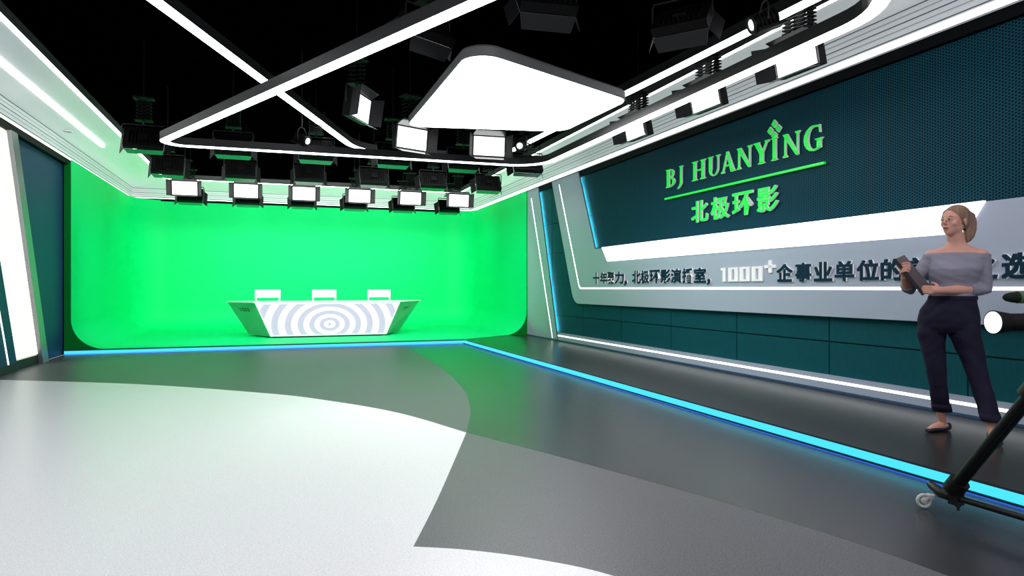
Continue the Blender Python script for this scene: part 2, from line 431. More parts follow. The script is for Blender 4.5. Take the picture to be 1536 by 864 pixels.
# ---- lettering
def glyph(ch, y0, y1, z0, z1, x, depth, bold, mats, name, parent, shift=.005):
    c = bpy.data.curves.new('txt', 'FONT'); c.body = ch; c.extrude = .5; c.offset = bold; c.resolution_u = 4
    o = bpy.data.objects.new('txt', c); COL.objects.link(o)
    dg = bpy.context.evaluated_depsgraph_get(); dg.update()
    me = bpy.data.meshes.new_from_object(o.evaluated_get(dg)); bpy.data.objects.remove(o)
    xs = [v.co.x for v in me.vertices]; zs_ = [v.co.y for v in me.vertices]
    ax, bx, az, bz = min(xs), max(xs), min(zs_), max(zs_)
    for v in me.vertices:
        u = (v.co.x-ax)/(bx-ax); w = (v.co.y-az)/(bz-az)
        v.co = (x-depth*(v.co.z+.5), y0+(y1-y0)*u, z0+(z1-z0)*w)
    me.materials.clear()
    for mm in mats: me.materials.append(mm)
    bm = bmesh.new(); bm.from_mesh(me)
    base = list(bm.verts)+list(bm.edges)+list(bm.faces)
    for k, (sy_, sz_) in enumerate(((1, 1), (-1, 1), (1, -1), (-1, -1), (1, 0), (-1, 0))):
        q = bmesh.ops.duplicate(bm, geom=base)['geom']
        for v in q:
            if isinstance(v, bmesh.types.BMVert): v.co += Vector((-.0002*(k+1), sy_*shift, sz_*shift*.7))
    bmesh.ops.remove_doubles(bm, verts=bm.verts, dist=1e-6); bmesh.ops.recalc_face_normals(bm, faces=bm.faces)
    for f in bm.faces: f.material_index = 0 if abs(f.normal.x) > .7 else 1; f.smooth = False
    bm.to_mesh(me); bm.free()
    o = bpy.data.objects.new(name, me); COL.objects.link(o); o.parent = parent
    return o

def strokes(parts, y0, y1, z0, z1, x, depth, mats, name, parent, w=1.0):
    """parts: closed 2D polygons on a unit box, x to the reader's right"""
    mb = MB()
    for P in parts:
        mb.prism(P, lambda p: (x, y0+(y1-y0)*p[0]/w, z0+(z1-z0)*p[1]), lambda p: (x-depth, y0+(y1-y0)*p[0]/w, z0+(z1-z0)*p[1]), 0, 1)
    o = mb.build(name, mats, parent); return o
def rc(x0, x1, y0, y1): return [(x0, y0), (x1, y0), (x1, y1), (x0, y1)]
def arc(cx, cy, rx, ry, a0, a1, w0, wm, w1=None, n=12):
    """crescent stroke: width w0 at ends, wm in the middle"""
    w1 = w0 if w1 is None else w1; O = []; I = []
    for k in range(n+1):
        t = k/n; a = math.radians(a0+(a1-a0)*t); b = math.sin(PI*t); w = (w0*(1-t)+w1*t)*(1-b)+wm*b
        O.append((cx+rx*math.cos(a), cy+ry*math.sin(a))); I.append((cx+(rx-w)*math.cos(a), cy+(ry-w*.55)*math.sin(a)))
    return O+I[::-1]
def serif(cx, y, w=.17, up=1): return [(cx-w, y), (cx+w, y), (cx+w*.9, y+.035*up), (cx+.07, y+.10*up), (cx-.07, y+.10*up), (cx-w*.9, y+.035*up)]
ST = .11
ST = .135
def stem(cx, w=ST): return [rc(cx-w, cx+w, 0, 1), serif(cx, 0, w+.11), serif(cx, 1, w+.11, -1)]
LET = {
 'B': stem(.25, .13)+[arc(.42, .745, .44, .255, -90, 90, .07, .22), arc(.42, .27, .54, .27, -90, 90, .07, .25), rc(.3, .45, .93, 1.), rc(.3, .45, .49, .55), rc(.3, .45, 0, .07)],
 'J': [rc(.52, .82, .05, 1), serif(.67, 1, .3, -1), [(.52, .3), (.82, .3), (.78, .02), (.5, -.14), (.1, -.22), (.08, -.16), (.4, -.04), (.52, .1)]],
 'H': stem(.2, .10)+stem(.8, .10)+[rc(.2, .8, .47, .54)],
 'U': [rc(.09, .31, .35, 1), serif(.2, 1, .2, -1), rc(.77, .85, .35, 1), serif(.81, 1, .16, -1), arc(.47, .36, .38, .37, 180, 360, .22, .10, .08)],
 'A': [[(.36, 1.02), (.5, 1.02), (.95, 0), (.68, 0)], [(.40, 1.0), (.46, .93), (.17, 0), (.08, 0)], serif(.13, 0, .13), serif(.83, 0, .17), rc(.25, .68, .30, .37)],
 'N': [rc(.12, .20, 0, 1), serif(.16, 0, .14), [(.02, 1), (.28, 1), (.9, .02), (.82, -.02), (.76, 0)], rc(.80, .88, 0, 1), serif(.84, 1, .14, -1)],
 'Y': [[(.06, 1), (.34, 1), (.62, .48), (.42, .42)], [(.80, 1), (.90, 1), (.60, .45), (.52, .5)], rc(.40, .62, 0, .5), serif(.51, 0, .22), serif(.2, 1, .19, -1), serif(.85, 1, .14, -1)],
 'I': [rc(.28, .72, 0, 1), serif(.5, 0, .44), serif(.5, 1, .44, -1)],
 'G': [arc(.52, .5, .50, .53, 52, 308, .07, .24), rc(.68, .88, .06, .42), serif(.78, .45, .2, -1), [(.76, 1.0), (.83, 1.0), (.86, .68), (.8, .68)], [(.55, -.03), (.88, .06), (.88, .12), (.6, .06)]],
}
sg = [M['sign_green'], M['sign_white']]
logo = empty('company_sign', (0, 0, 0), 0, 'green raised serif lettering BJ HUANYING with underline and four-square emblem on perforated board', 'sign')
LY = [(8.506, 8.258), (8.211, 8.069), (7.849, 7.541), (7.491, 7.227), (7.214, 6.928), (6.909, 6.617), (6.599, 6.317), (6.3, 6.175), (6.11, 5.832), (5.79, 5.507)]
XS = XW-.035
for ch, (a, b) in zip('BJHUANYING', LY):
    strokes(LET[ch], a, b, 2.612, 2.872, XS, .024, sg, 'letter', logo)
m = MB(); m.box((XS-.02, (8.515+5.489)/2, 2.452), (.03, 3.03, .026)); m.build('underline', M['sign_green'], logo)
cy, cz, q = 6.24, 2.966, .055
for dy, dz in ((0, 1), (0, -1), (1, 0), (-1, 0)):
    P = [(cy+dy*q*1.22+a*q*.95, cz+dz*q*1.22+b*q*.95) for a, b in ((.92, 0), (0, .92), (-.92, 0), (0, -.92))]
    m = MB(); yz(P, XS, XS-.024, m, 0, 1); m.build('emblem_square', sg, logo)
cn = empty('chinese_sign', (0, 0, 0), 0, 'four green raised Chinese characters below the green underline on the perforated board', 'sign')
for ch, (a, b) in zip('北极环影', [(7.86, 7.497), (7.424, 7.052), (6.986, 6.611), (6.528, 6.18)]):
    glyph(ch, a, b, 2.04, 2.325, XS, .024, .008, sg, 'character', cn, .005)
sl = empty('slogan_sign', (0, 0, 0), 0, 'dark teal raised Chinese slogan with white 1000+ on the grey wall panel', 'sign')
SL = [('十', 10.793, 10.549), ('年', 10.51, 10.259), ('聚', 10.247, 10.007), ('力', 9.983, 9.675), ('，', 9.664, 9.576), ('北', 9.404, 9.144), ('极', 9.134, 8.897), ('环', 8.878, 8.596), ('影', 8.569, 8.316), ('演', 8.294, 8.042), ('播', 8.009, 7.77), ('室', 7.732, 7.47), ('，', 7.441, 7.383), ('企', 6.144, 5.905), ('事', 5.855, 5.632), ('业', 5.585, 5.351), ('单', 5.308, 5.075), ('位', 5.035, 4.789), ('的', 4.759, 4.525), ('首', 4.471, 4.244), ('要', 4.188, 3.964), ('之', 3.918, 3.692), ('选', 3.651, 3.445)]
XG = XR-.001
for ch, a, b in SL:
    z0, z1 = (1.19, 1.26) if ch == '，' else (1.218, 1.412)
    glyph(ch, a, b, z0, z1, XG, .018, .012, [M['sign_teal'], M['sign_white']], 'character', sl, .008)
sw = [M['sign_white'], M['sign_white']]
strokes([rc(.45, .95, 0, 1), rc(.1, .5, .82, 1)], 7.173, 7.065, 1.225, 1.40, XG, .018, sw, 'digit', sl)
for a, b in ((7.012, 6.825), (6.794, 6.61), (6.574, 6.388)):
    strokes([rc(0, .36, 0, 1), rc(.64, 1, 0, 1), rc(.3, .7, 0, .14), rc(.3, .7, .86, 1)], a, b, 1.225, 1.40, XG, .018, sw, 'digit', sl)
strokes([rc(.36, .64, 0, 1), rc(0, 1, .38, .62)], 6.354, 6.166, 1.32, 1.465, XG, .018, sw, 'plus', sl)

# ------------------------------------------------------------------ left wall
m = MB()
m.prism([(9.62, 3.26), (10.66, 3.26), (11.96, .13), (11.0, .13)], lambda p: (XL-.02, p[0], p[1]), lambda p: (XL+.0, p[0], p[1]), 1)
for k in range(62):
    z = .15+k*.05
    ya = 11.0-(z-.13)*(11.0-9.62)/3.13; yb = 11.96-(z-.13)*1.30/3.13
    m.prism([(ya, z), (yb, z), (yb-.018, z+.043), (ya-.018, z+.043)], lambda p: (XL, p[0], p[1]), lambda p: (XL+.018, p[0], p[1]), 0)
sb = m.build('slatted_light_box', [M['slat'], M['slat_gap']])
tag(sb, 'leaning backlit window of thin white horizontal slats in the left wall', 'light box')
m = MB(); m.prism([(11.0, .13), (11.96, .13), (12.02, 0.001), (11.03, 0.001)], lambda p: (XL-.02, p[0], p[1]), lambda p: (XL+.012, p[0], p[1])); m.build('kick_plate', M['groove'], sb)
m = MB(); m.prism([(10.66, 3.26), (10.90, 3.26), (12.25, 0.001), (11.98, 0.001)], lambda p: (XL-.02, p[0], p[1]), lambda p: (XL+.07, p[0], p[1]))
tag(m.build('slanted_post', M['metal'], bevel=.006), 'slanted brushed metal post between the white slats and the teal wall', 'post')
m = MB(); m.prism([(9.60, 3.26), (10.99, 0.001), (YF, 0.001), (YF, 3.26)], lambda p: (XL-.02, p[0], p[1]), lambda p: (XL+.05, p[0], p[1]))
tp = tag(m.build('teal_panel', M['teal_wall'], bevel=.004), 'dark teal raised panel at the far left with a thin slanted light line', 'wall panel')
m = MB(); m.prism([(9.25, 3.2), (9.29, 3.2), (10.66, .09), (10.62, .09)], lambda p: (XL+.045, p[0], p[1]), lambda p: (XL+.055, p[0], p[1])); m.build('led_line', M['led_soft'], tp)
m = MB(); m.prism([(10.88, .12), (YF, .12), (YF, 0.002), (10.93, .002)], lambda p: (XL+.045, p[0], p[1]), lambda p: (XL+.056, p[0], p[1])); m.build('kick_plate', M['groove'], tp)

# ------------------------------------------------------------------ pendant lights
def loop(corners, n=10):
    out = []; K = len(corners)
    for i, (x, y, r) in enumerate(corners):
        a = corners[i-1]; b = corners[(i+1) % K]
        out += fillet((x, y), (a[0], a[1]), (b[0], b[1]), r, n)
    return out
def ring_light(name, corners, z, w, h, label):
    P = loop(corners); n = len(P); O = []; I = []
    for i in range(n):
        d = (Vector(P[(i+1) % n])-Vector(P[i-1])).normalized(); nn = Vector((d.y, -d.x))
        O.append(Vector(P[i])+nn*w/2); I.append(Vector(P[i])-nn*w/2)
    root = empty(name, (P[0][0], P[0][1], z), 0, label, 'pendant light')
    off = Vector((P[0][0], P[0][1], z))
    def R(i, s, zz):
        c = Vector(P[i]); o = c+(O[i]-c)*s; return Vector((o.x, o.y, zz))-off
    m = MB(); m.loft([[R(i, 1, z+.004), R(i, 1, z+h), R(i, -1, z+h), R(i, -1, z+.004)] for i in range(n)], smooth=False, closed=True); m.build('housing', M['ring_body'], root)
    m = MB(); m.loft([[R(i, .95, z-.004), R(i, .95, z+.01), R(i, -.95, z+.01), R(i, -.95, z-.004)] for i in range(n)], smooth=False, closed=True); m.build('diffuser', M['led_ring'], root)
    for i in range(3, n, max(1, n//6)):
        m = MB(); c = Vector((P[i][0], P[i][1], 0)); m.cyl(Vector((c.x, c.y, z+h))-off, Vector((c.x, c.y, 4.6))-off, .004, 6); m.build('cable', M['black'], root)
    return root
ring_light('ring_light', [(-1.54, 10.20, .24), (4.02, 10.03, .58), (4.05, 3.30, .70), (2.0, 2.97, .4)], 3.10, .12, .107, 'large rounded black pendant loop with white glowing underside, lower of the two loops')
ring_light('ring_light', [(1.42, 12.35, 1.0), (3.97, 12.35, .8), (4.42, 3.2, .5), (-2.3, 3.2, .4)], 3.62, .13, .11, 'higher black pendant light loop crossing behind the lower loop')
P = loop([(1.62, 5.66, .22), (3.74, 6.62, .22), (3.66, 8.25, .28), (1.60, 8.66, .16)])
pl = empty('panel_light', (2.65, 7.3, 3.25), 0, 'big glowing white rounded-square pendant panel with grey rim', 'pendant light')
off = Vector((2.65, 7.3))
def inset(P, s): return [Vector(p)+(Vector((2.65, 7.3))-Vector(p)).normalized()*s-off for p in P]
def r3(Q, z): return [Vector((q.x, q.y, z)) for q in Q]
m = MB(); m.loft([r3(inset(P, .01), 0.0), r3(inset(P, 0), .012), r3(inset(P, 0), .085), r3(inset(P, .03), .11), r3(inset(P, .09), .125)], smooth=False); m.build('housing', M['panel_body'], pl)
m = MB(); m.loft([r3(inset(P, .02), -.006), r3(inset(P, .015), .004)], smooth=False); m.build('diffuser', M['led_panel'], pl)
for x, y in ((-.6, -.9), (.6, -.5), (-.6, .8), (.6, .7)):
    m = MB(); m.cyl((x, y, .12), (x, y, 1.35), .004, 6); m.build('cable', M['black'], pl)

# ------------------------------------------------------------------ studio lamps on scissor hangers
def make_lamp(face, tilt, label, top_open=.25, flap='lamp_flap', low=.30, fl=.07, dense=False):
    T = Matrix.Rotation(math.radians(tilt), 4, 'X')
    r = empty('panel_lamp', (0, 0, 0), 0, label, 'studio lamp')
    W, Hh = .25, .155
    m = MB(); m.box((0, .03, 0), (2*W, .09, 2*Hh), T)
    for k in range(-4, 5): m.box((k*.045, .085, 0), (.012, .03, .22), T)
    m.box((0, .1, -.02), (.12, .04, .09), T)
    m.build('housing', M['lamp_black'], r, bevel=.004)
    m = MB(); m.box((0, -.018, 0), (2*W-.04, .008, 2*Hh-.04), T); m.build('diffuser', face, r)
    def slab(P, name, ma):
        mb = MB(); n = Vector(P[1])-Vector(P[0]); n = n.cross(Vector(P[2])-Vector(P[0])).normalized()*.003
        mb.add([Vector(p)-n for p in P]+[Vector(p)+n for p in P], [(0, 1, 2, 3), (7, 6, 5, 4), (0, 4, 5, 1), (1, 5, 6, 2), (2, 6, 7, 3), (3, 7, 4, 0)], T=T)
        mb.build(name, ma, r)
    D = .13
    slab([(-W, -.02, Hh), (W, -.02, Hh), (W-.03, -.02-D*.75, Hh+D*top_open), (-W+.03, -.02-D*.75, Hh+D*top_open)], 'barn_door', M['lamp_flap' if top_open > .3 else 'lamp_door'])
    slab([(-W, -.02, -Hh), (W, -.02, -Hh), (W-.03, -.02-D, -Hh-D*low), (-W+.03, -.02-D, -Hh-D*low)], 'barn_door', M[flap])
    for s in (-1, 1):
        slab([(s*W, -.02, -Hh), (s*W, -.02, Hh), (s*(W+fl), -.02-D, Hh+.02), (s*(W+fl), -.02-D, -Hh+.01)], 'barn_door', M['lamp_door'])
    yh = .15 if dense else .2; z0, nz, dz, hw, rt = (.19, 7, .034, .125, .010) if dense else (.26, 6, .05, .09, .006)
    m = MB(); pts = [(-W-.02, .03, 0), (-W-.02, .03, yh-.03), (-W-.01, .03, yh), (W+.01, .03, yh), (W+.02, .03, yh-.03), (W+.02, .03, 0)]
    m.tube(pts, .009, 6); m.cyl((0, .03, yh), (0, .03, z0), .014, 8); m.build('yoke', M['lamp_door'], r)
    m = MB()
    for yy in (-.03, .09):
        for k in range(nz):
            a = z0+k*dz
            m.tube([(-hw, yy, a), (hw, yy, a+dz)], rt, 5); m.tube([(hw, yy, a), (-hw, yy, a+dz)], rt, 5)
    for k in range(nz+1):
        for s in (-1, 1): m.tube([(s*hw, -.045, z0+k*dz), (s*hw, .105, z0+k*dz)], rt*.85, 5)
    m.box((0, .03, z0), (.22, .16, .015)); m.box((0, .03, z0+nz*dz+.01), (.26, .18, .02))
    m.cyl((0, .03, z0+nz*dz), (0, .03, 1.4), .01, 6)
    m.build('scissor_hanger', M['lamp_black'], r)
    return r
xs = [-1.73, -.575, .58, 1.745, 2.88, 4.0]
ORD = ['leftmost', 'second from left', 'third from left', 'fourth from left', 'fifth from left', 'rightmost']
rows = [('B', 10.55, 3.22, PI, 27, 'in the nearest row behind the light loop'),
        ('C', 12.75, 3.22, PI, 27, 'in the middle row turned to the green screen'),
        ('A', 15.0, 3.17, 0, 10, 'in the glowing row above the green screen'),
        ('D', 15.95, 3.13, PI, 27, 'in the farthest row behind the glowing lamps')]
protos = {}
for key, y, z, rz, tilt, where in rows:
    for i, x in enumerate(xs):
        kind = 'lit panel lamp' if key == 'A' else 'dark panel lamp'
        lb = '%s, %s %s' % (kind, ORD[i], where)
        grp = 'studio panel lamps ' + {'B': 'of the nearest row', 'C': 'of the middle row', 'A': 'facing the camera', 'D': 'of the farthest row'}[key]
        if key not in protos:
            protos[key] = make_lamp(M['lamp_A'] if key == 'A' else M['lamp_B'], tilt, lb, .25, 'lamp_door' if key == 'A' else 'lamp_flap', 0. if key == 'A' else -.20)
            o = protos[key]; o.location = (x, y, z); o.rotation_euler = (0, 0, rz); o['group'] = grp
        else: dup(protos[key], (x, y, z), rz, lb, grp)
# right-hand side lamps, faces turned into the room
side = make_lamp(M['lamp_C'], 12, 'lit panel lamp along the right wall, nearest of three under the light loop', .25, dense=True, fl=.13, low=.1)
side.location = (4.45, 4.85, 3.25); side.rotation_euler = (0, 0, math.radians(-88)); side['group'] = 'lamps along the right wall'
dup(side, (4.45, 6.2, 3.25), math.radians(-88), 'lit panel lamp along the right wall, middle one of three under the light loop', 'lamps along the right wall')
dup(side, (4.45, 7.7, 3.25), math.radians(-88), 'lit panel lamp along the right wall, farthest of three under the light loop', 'lamps along the right wall')
fr = make_lamp(M['lamp_C'], 8, 'lit panel lamp facing forward just left of the round spotlight, below the big glowing panel', .5)
fr.location = (2.95, 9.35, 3.22); fr.rotation_euler = (0, 0, math.radians(-4))
dup(fr, (1.73, 8.95, 3.16), math.radians(22), 'lit panel lamp with grey top flap below the lower left corner of the glowing panel')
dup(fr, (.92, 7.9, 3.24), math.radians(58), 'lit panel lamp turned sideways with green lit flaps, left of the big glowing panel')
bk = make_lamp(M['lamp_C'], 42, 'dark panel lamp with green lit edge hanging above the left side of the glowing panel', .25, 'lamp_door')
bk.location = (1.36, 6.3, 3.60); bk.rotation_euler = (0, 0, PI+math.radians(28))
dup(bk, (2.2, 5.35, 3.60), PI-math.radians(6), 'dark panel lamp hanging at the top of the picture behind the glowing panel')
dup(bk, (3.45, 5.15, 3.53), PI-math.radians(50), 'dark panel lamp left of the round spotlight at the top right')

def make_spot(label):
    r = empty('spotlight', (0, 0, 0), 0, label, 'spotlight')
    T = Matrix.Rotation(math.radians(20), 4, 'X')
    m = MB(); m.cyl((0, -.05, 0), (0, .16, 0), .062, 18, T=T); m.box((0, .08, -.07), (.12, .24, .03), T)
    for k in range(5): m.box((0, .0+k*.035, .0), (.14, .008, .13), T)
    m.build('body', M['lamp_black'], r)
    m = MB(); m.tube([(math.cos(i*PI/10)*.066, -.06, math.sin(i*PI/10)*.066) for i in range(20)], .012, 8, closed=True, T=T); m.build('lens_ring', M['lamp_door'], r)
    m = MB(); m.cyl((0, -.062, 0), (0, -.05, 0), .045, 20, T=T); m.build('lens', M['lamp_A'], r)
    m = MB(); m.tube([(-.085, .05, 0), (-.09, .05, .12), (-.04, .05, .18), (.04, .05, .18), (.09, .05, .12), (.085, .05, 0)], .008, 6)
    m.cyl((0, .05, .18), (0, .05, 1.4), .01, 6); m.build('yoke', M['lamp_door'], r)
    return r
s1 = make_spot('small round spotlight hanging inside the left end of the light loop'); s1.location = (.40, 10.1, 3.28); s1.rotation_euler = (0, 0, math.radians(48))
dup(s1, (3.42, 9.3, 3.26), math.radians(-28), 'small round spotlight with green rimmed lens below the glowing panel')
dup(s1, (3.80, 4.58, 3.36), math.radians(-108), 'round spotlight in front of the light loop at the top right')

# ------------------------------------------------------------------ desk and chairs
dz0 = HP+.004
dk = empty('presenter_desk', (1.13, 15.5, dz0), 0, 'wide silver presenter desk with flared ends and glowing white ring pattern front', 'desk')
ox, oy, oz = 1.13, 15.5, dz0
def Dk(p): return (p[0]-ox, p[1]-oy, p[2]-oz)
zb, zt = .115, .835
FBL, FBR, BBL, BBR = (-.10, 15.03), (2.34, 15.03), (-.56, 16.05), (2.80, 16.05)
FTL, FTR, BTL, BTR = (-.41, 15.03), (2.65, 15.03), (-.99, 15.95), (3.27, 15.95)
bot = [Dk((*p, zb)) for p in (FBL, FBR, BBR, BBL)]; top = [Dk((*p, zt)) for p in (FTL, FTR, BTR, BTL)]
m = MB(); m.add(bot+top, [(3, 2, 1, 0), (0, 1, 5, 4), (1, 2, 6, 5), (2, 3, 7, 6), (3, 0, 4, 7)]); m.build('body', M['desk_silver'], dk)
m = MB(); m.prism([(-.45, 15.0), (2.69, 15.0), (3.31, 15.97), (-1.03, 15.97)], lambda p: Dk((*p, zt)), lambda p: Dk((*p, zt+.022))); m.build('desktop', M['desk_white'], dk)
m = MB(); m.add([(FBL[0]+.03, 15.022, zb+.03), (FBR[0]-.03, 15.022, zb+.03), (FTR[0]-.03, 15.022, zt-.035), (FTL[0]+.03, 15.022, zt-.035)], [(0, 1, 2, 3)])
scr = m.build('ring_screen', M['rings'])
scr.parent = dk; scr.matrix_parent_inverse = Matrix.Translation((-ox, -oy, -oz))
m = MB()
fr_ = [(FBL[0], zb), (FBR[0], zb), (FTR[0], zt), (FTL[0], zt)]; fi = [(FBL[0]+.03, zb+.03), (FBR[0]-.03, zb+.03), (FTR[0]-.035, zt-.035), (FTL[0]+.035, zt-.035)]
for i in range(4):
    j = (i+1) % 4
    m.prism([fr_[i], fr_[j], fi[j], fi[i]], lambda p: Dk((p[0], 15.028, p[1])), lambda p: Dk((p[0], 15.008, p[1])))
m.build('front_frame', M['desk_white'], dk)
m = MB(); m.prism([(0, 15.1), (2.24, 15.1), (2.5, 15.9), (-.26, 15.9)], lambda p: Dk((*p, dz0)), lambda p: Dk((*p, zb))); m.build('plinth', M['groove'], dk)
# small black lettering on the two flared end panels
def on_end(F_B, B_B, F_T, B_T, u, w):
    a = Vector((*F_B, zb)).lerp(Vector((*B_B, zb)), u); b = Vector((*F_T, zt)).lerp(Vector((*B_T, zt)), u); return a.lerp(b, w)
for (fb, bb, ft, bt, s) in ((FBL, BBL, FTL, BTL, -1), (FBR, BBR, FTR, BTR, 1)):
    mb = MB()
    def q(u, w):
        p = on_end(fb, bb, ft, bt, u, w)+Vector((s*.014, -.010, -.006)); return Dk(p)
    us = [.30, .40, .50, .60]
    for k, uu in enumerate(us):
        wd = .07
        if s < 0: cells = [(uu, uu+.02), (uu+.045, uu+wd-.005)] if k < 3 else [(uu+.02, uu+.05)]
        else: cells = [(uu, uu+.02), (uu+.045, uu+wd-.005)] if k > 0 else [(uu+.02, uu+.05)]
        for a, b in cells: mb.add([q(a, .74), q(b, .74), q(b, .84), q(a, .84)], [(0, 1, 2, 3)])
        if len(cells) == 2:
            for w0, w1 in ((.74, .76), (.82, .84)): mb.add([q(uu, w0), q(uu+wd-.005, w0), q(uu+wd-.005, w1), q(uu, w1)], [(0, 1, 2, 3)])
    mb.build('lettering', M['sign_black'], dk)

def make_chair(label):
    r = empty('chair', (0, 0, 0), 0, label, 'chair', 'white chairs behind the desk')
    m = MB()
    def rq(cx, cy, z, a, b, n=24, e=.5):
        return [Vector((cx+a*math.copysign(abs(math.cos(t))**e, math.cos(t)), cy+b*math.copysign(abs(math.sin(t))**e, math.sin(t)), z)) for t in [2*PI*k/n for k in range(n)]]
    m.loft([rq(0, 0, .43, .24, .22), rq(0, 0, .445, .26, .24), rq(0, 0, .47, .26, .24), rq(0, 0, .48, .24, .22)]); m.build('seat', M['chair_white'], r)
    m = MB(); n = 12; R1 = []
    for k in range(n+1):
        x = -.285+.57*k/n; y = .25-.05*math.cos(PI*x/.6)*-1 ; y = .22+.05*math.cos(PI*x/.6)
        R1.append([Vector((x, y-.012, .83)), Vector((x, y+.012, .83)), Vector((x, y+.022, 1.02)), Vector((x, y-.002, 1.02))])
    m.loft(R1, smooth=False); m.build('backrest', M['chair_white'], r, bevel=.008)
    for s in (-1, 1):
        m = MB(); m.tube([(s*.268, .235, .99), (s*.265, .23, .8), (s*.24, .20, .46), (s*.27, .27, 0.0)], .02, 8); m.build('leg', M['chair_white'], r)
        m = MB(); m.tube([(s*.22, -.19, .45), (s*.26, -.25, 0.0)], .018, 8); m.build('leg', M['chair_white'], r)
    return r
c0 = make_chair('white open-back chair behind the desk, leftmost of three'); c0.location = (-.17, 16.75, dz0)
dup(c0, (1.13, 16.75, dz0), 0, 'white open-back chair behind the middle of the desk')
dup(c0, (2.46, 16.75, dz0), 0, 'white open-back chair behind the desk, rightmost of three')

# ------------------------------------------------------------------ person
import_base = Vector((4.674, 3.497, HP)); DIRA = math.atan2(4.674, 3.497)
per = empty('person', tuple(import_base), -DIRA, 'person with blonde ponytail in grey off-shoulder top and navy trousers standing on the stage', 'person')
def remesh(mb, voxel, smooth, name, m_, parent, iters=6, post=None):
    o = mb.build(name+'_src', m_)
    r = o.modifiers.new('r', 'REMESH'); r.mode = 'VOXEL'; r.voxel_size = voxel; r.use_smooth_shade = True
    if iters:
        s = o.modifiers.new('s', 'SMOOTH'); s.factor = .5; s.iterations = iters
    dg = bpy.context.evaluated_depsgraph_get(); dg.update()
    me = bpy.data.meshes.new_from_object(o.evaluated_get(dg)); bpy.data.objects.remove(o)
    me.name = name; me.materials.clear(); me.materials.append(m_)
    if post:
        bm = bmesh.new(); bm.from_mesh(me); post(bm); bm.to_mesh(me); bm.free()
    me.polygons.foreach_set('use_smooth', [True]*len(me.polygons))
    q = bpy.data.objects.new(name, me); COL.objects.link(q); q.parent = parent
    return q
def ering(c, a, b, n=24, e=1., fx=0):
    return [Vector((c[0]+a*math.copysign(abs(math.cos(t))**e, math.cos(t)), c[1]+b*math.copysign(abs(math.sin(t))**e, math.sin(t)), c[2])) for t in [2*PI*k/n for k in range(n)]]
Z = -HP   # measured heights are above the studio floor; the person root stands on the stage
def V(x, y, z): return Vector((x, y, z+Z))

# head frame: looks to the person's right (left in the picture), slightly down
HC = V(-.022, -.004, 1.632)
HR = Matrix.Rotation(math.radians(-36), 3, 'Z') @ Matrix.Rotation(math.radians(-2), 3, 'X')
# head local: x to the head's left, -y forward, z up
def H(x, y, z): return HC+HR @ Vector((x*1.1, y*1.1, z))
sk = MB()
def he(c, r, rot=None): sk.ell(H(*c), (r[0]*1.1, r[1]*1.1, r[2]), (HR if rot is None else HR @ rot))
he((0, .022, .030), (.069, .088, .086)); he((0, -.016, .014), (.060, .069, .082))
he((0, -.022, -.030), (.054, .058, .070)); he((0, -.034, -.062), (.042, .044, .046)); he((0, -.050, -.088), (.024, .026, .022))
for s in (-1, 1):
    he((s*.025, -.047, -.022), (.030, .028, .030)); he((s*.036, -.008, -.052), (.016, .044, .034))
    he((s*.022, -.064, .022), (.024, .011, .008))
    he((s*.067, .014, -.010), (.006, .018, .028), Matrix.Rotation(s*.35, 3, 'Z'))
    he((s*.0075, -.086, -.027), (.0056, .009, .0054))
sk.tube([H(0, -.078, .020), H(0, -.087, 0), H(0, -.0985, -.019), H(0, -.094, -.028)], [.006, .0066, .0082, .0075], 10)
he((0, -.077, -.052), (.022, .010, .009)); he((0, -.075, -.062), (.018, .010, .008))
# neck, shoulders, trunk
sk.loft([ering(V(-.018, .010, 1.55), .054, .058), ering(V(-.014, .014, 1.50), .056, .057), ering(V(-.010, .02, 1.475), .060, .059), ering(V(-.008, .022, 1.458), .074, .062), ering(V(-.008, .025, 1.444), .100, .066), ering(V(-.008, .026, 1.430), .130, .070), ering(V(-.010, .026, 1.415), .158, .074), ering(V(-.012, .025, 1.39), .176, .082), ering(V(-.010, .01, 1.30), .15, .10), ering(V(-.02, .0, 1.2), .135, .095), ering(V(-.03, 0, 1.1), .125, .095), ering(V(-.05, 0, 1.0), .15, .1), ering(V(-.06, 0, .88), .15, .09)])
sk.ell(V(-.166, .02, 1.378), (.050, .052, .050)); sk.ell(V(.142, .02, 1.378), (.050, .052, .050))
for s in (-1, 1): sk.tube([V(-.010+s*.012, -.028, 1.414), V(-.010+s*.020, -.041, 1.418), V(-.010+s*.085, -.030, 1.426), V(-.010+s*.12, -.005, 1.424)], [.004, .006, .005, .004], 8)
# arms
def limb(pts, rs, mb=sk, n=14): mb.tube(pts, rs, n)
RS, RE, RW = V(.142, .02, 1.372), V(.160, .035, 1.140), V(-.085, -.165, 1.128)
LS, LE, LW = V(-.166, .02, 1.372), V(-.312, .0, 1.130), V(-.330, -.15, 1.232)
limb([RS, RS.lerp(RE, .5), RE], [.042, .038, .034]); limb([RE, RE.lerp(RW, .3), RE.lerp(RW, .7), RW], [.036, .041, .035, .026])
limb([LS, LS.lerp(LE, .5), LE], [.042, .037, .033]); limb([LE, LE.lerp(LW, .35), LW], [.034, .036, .024])
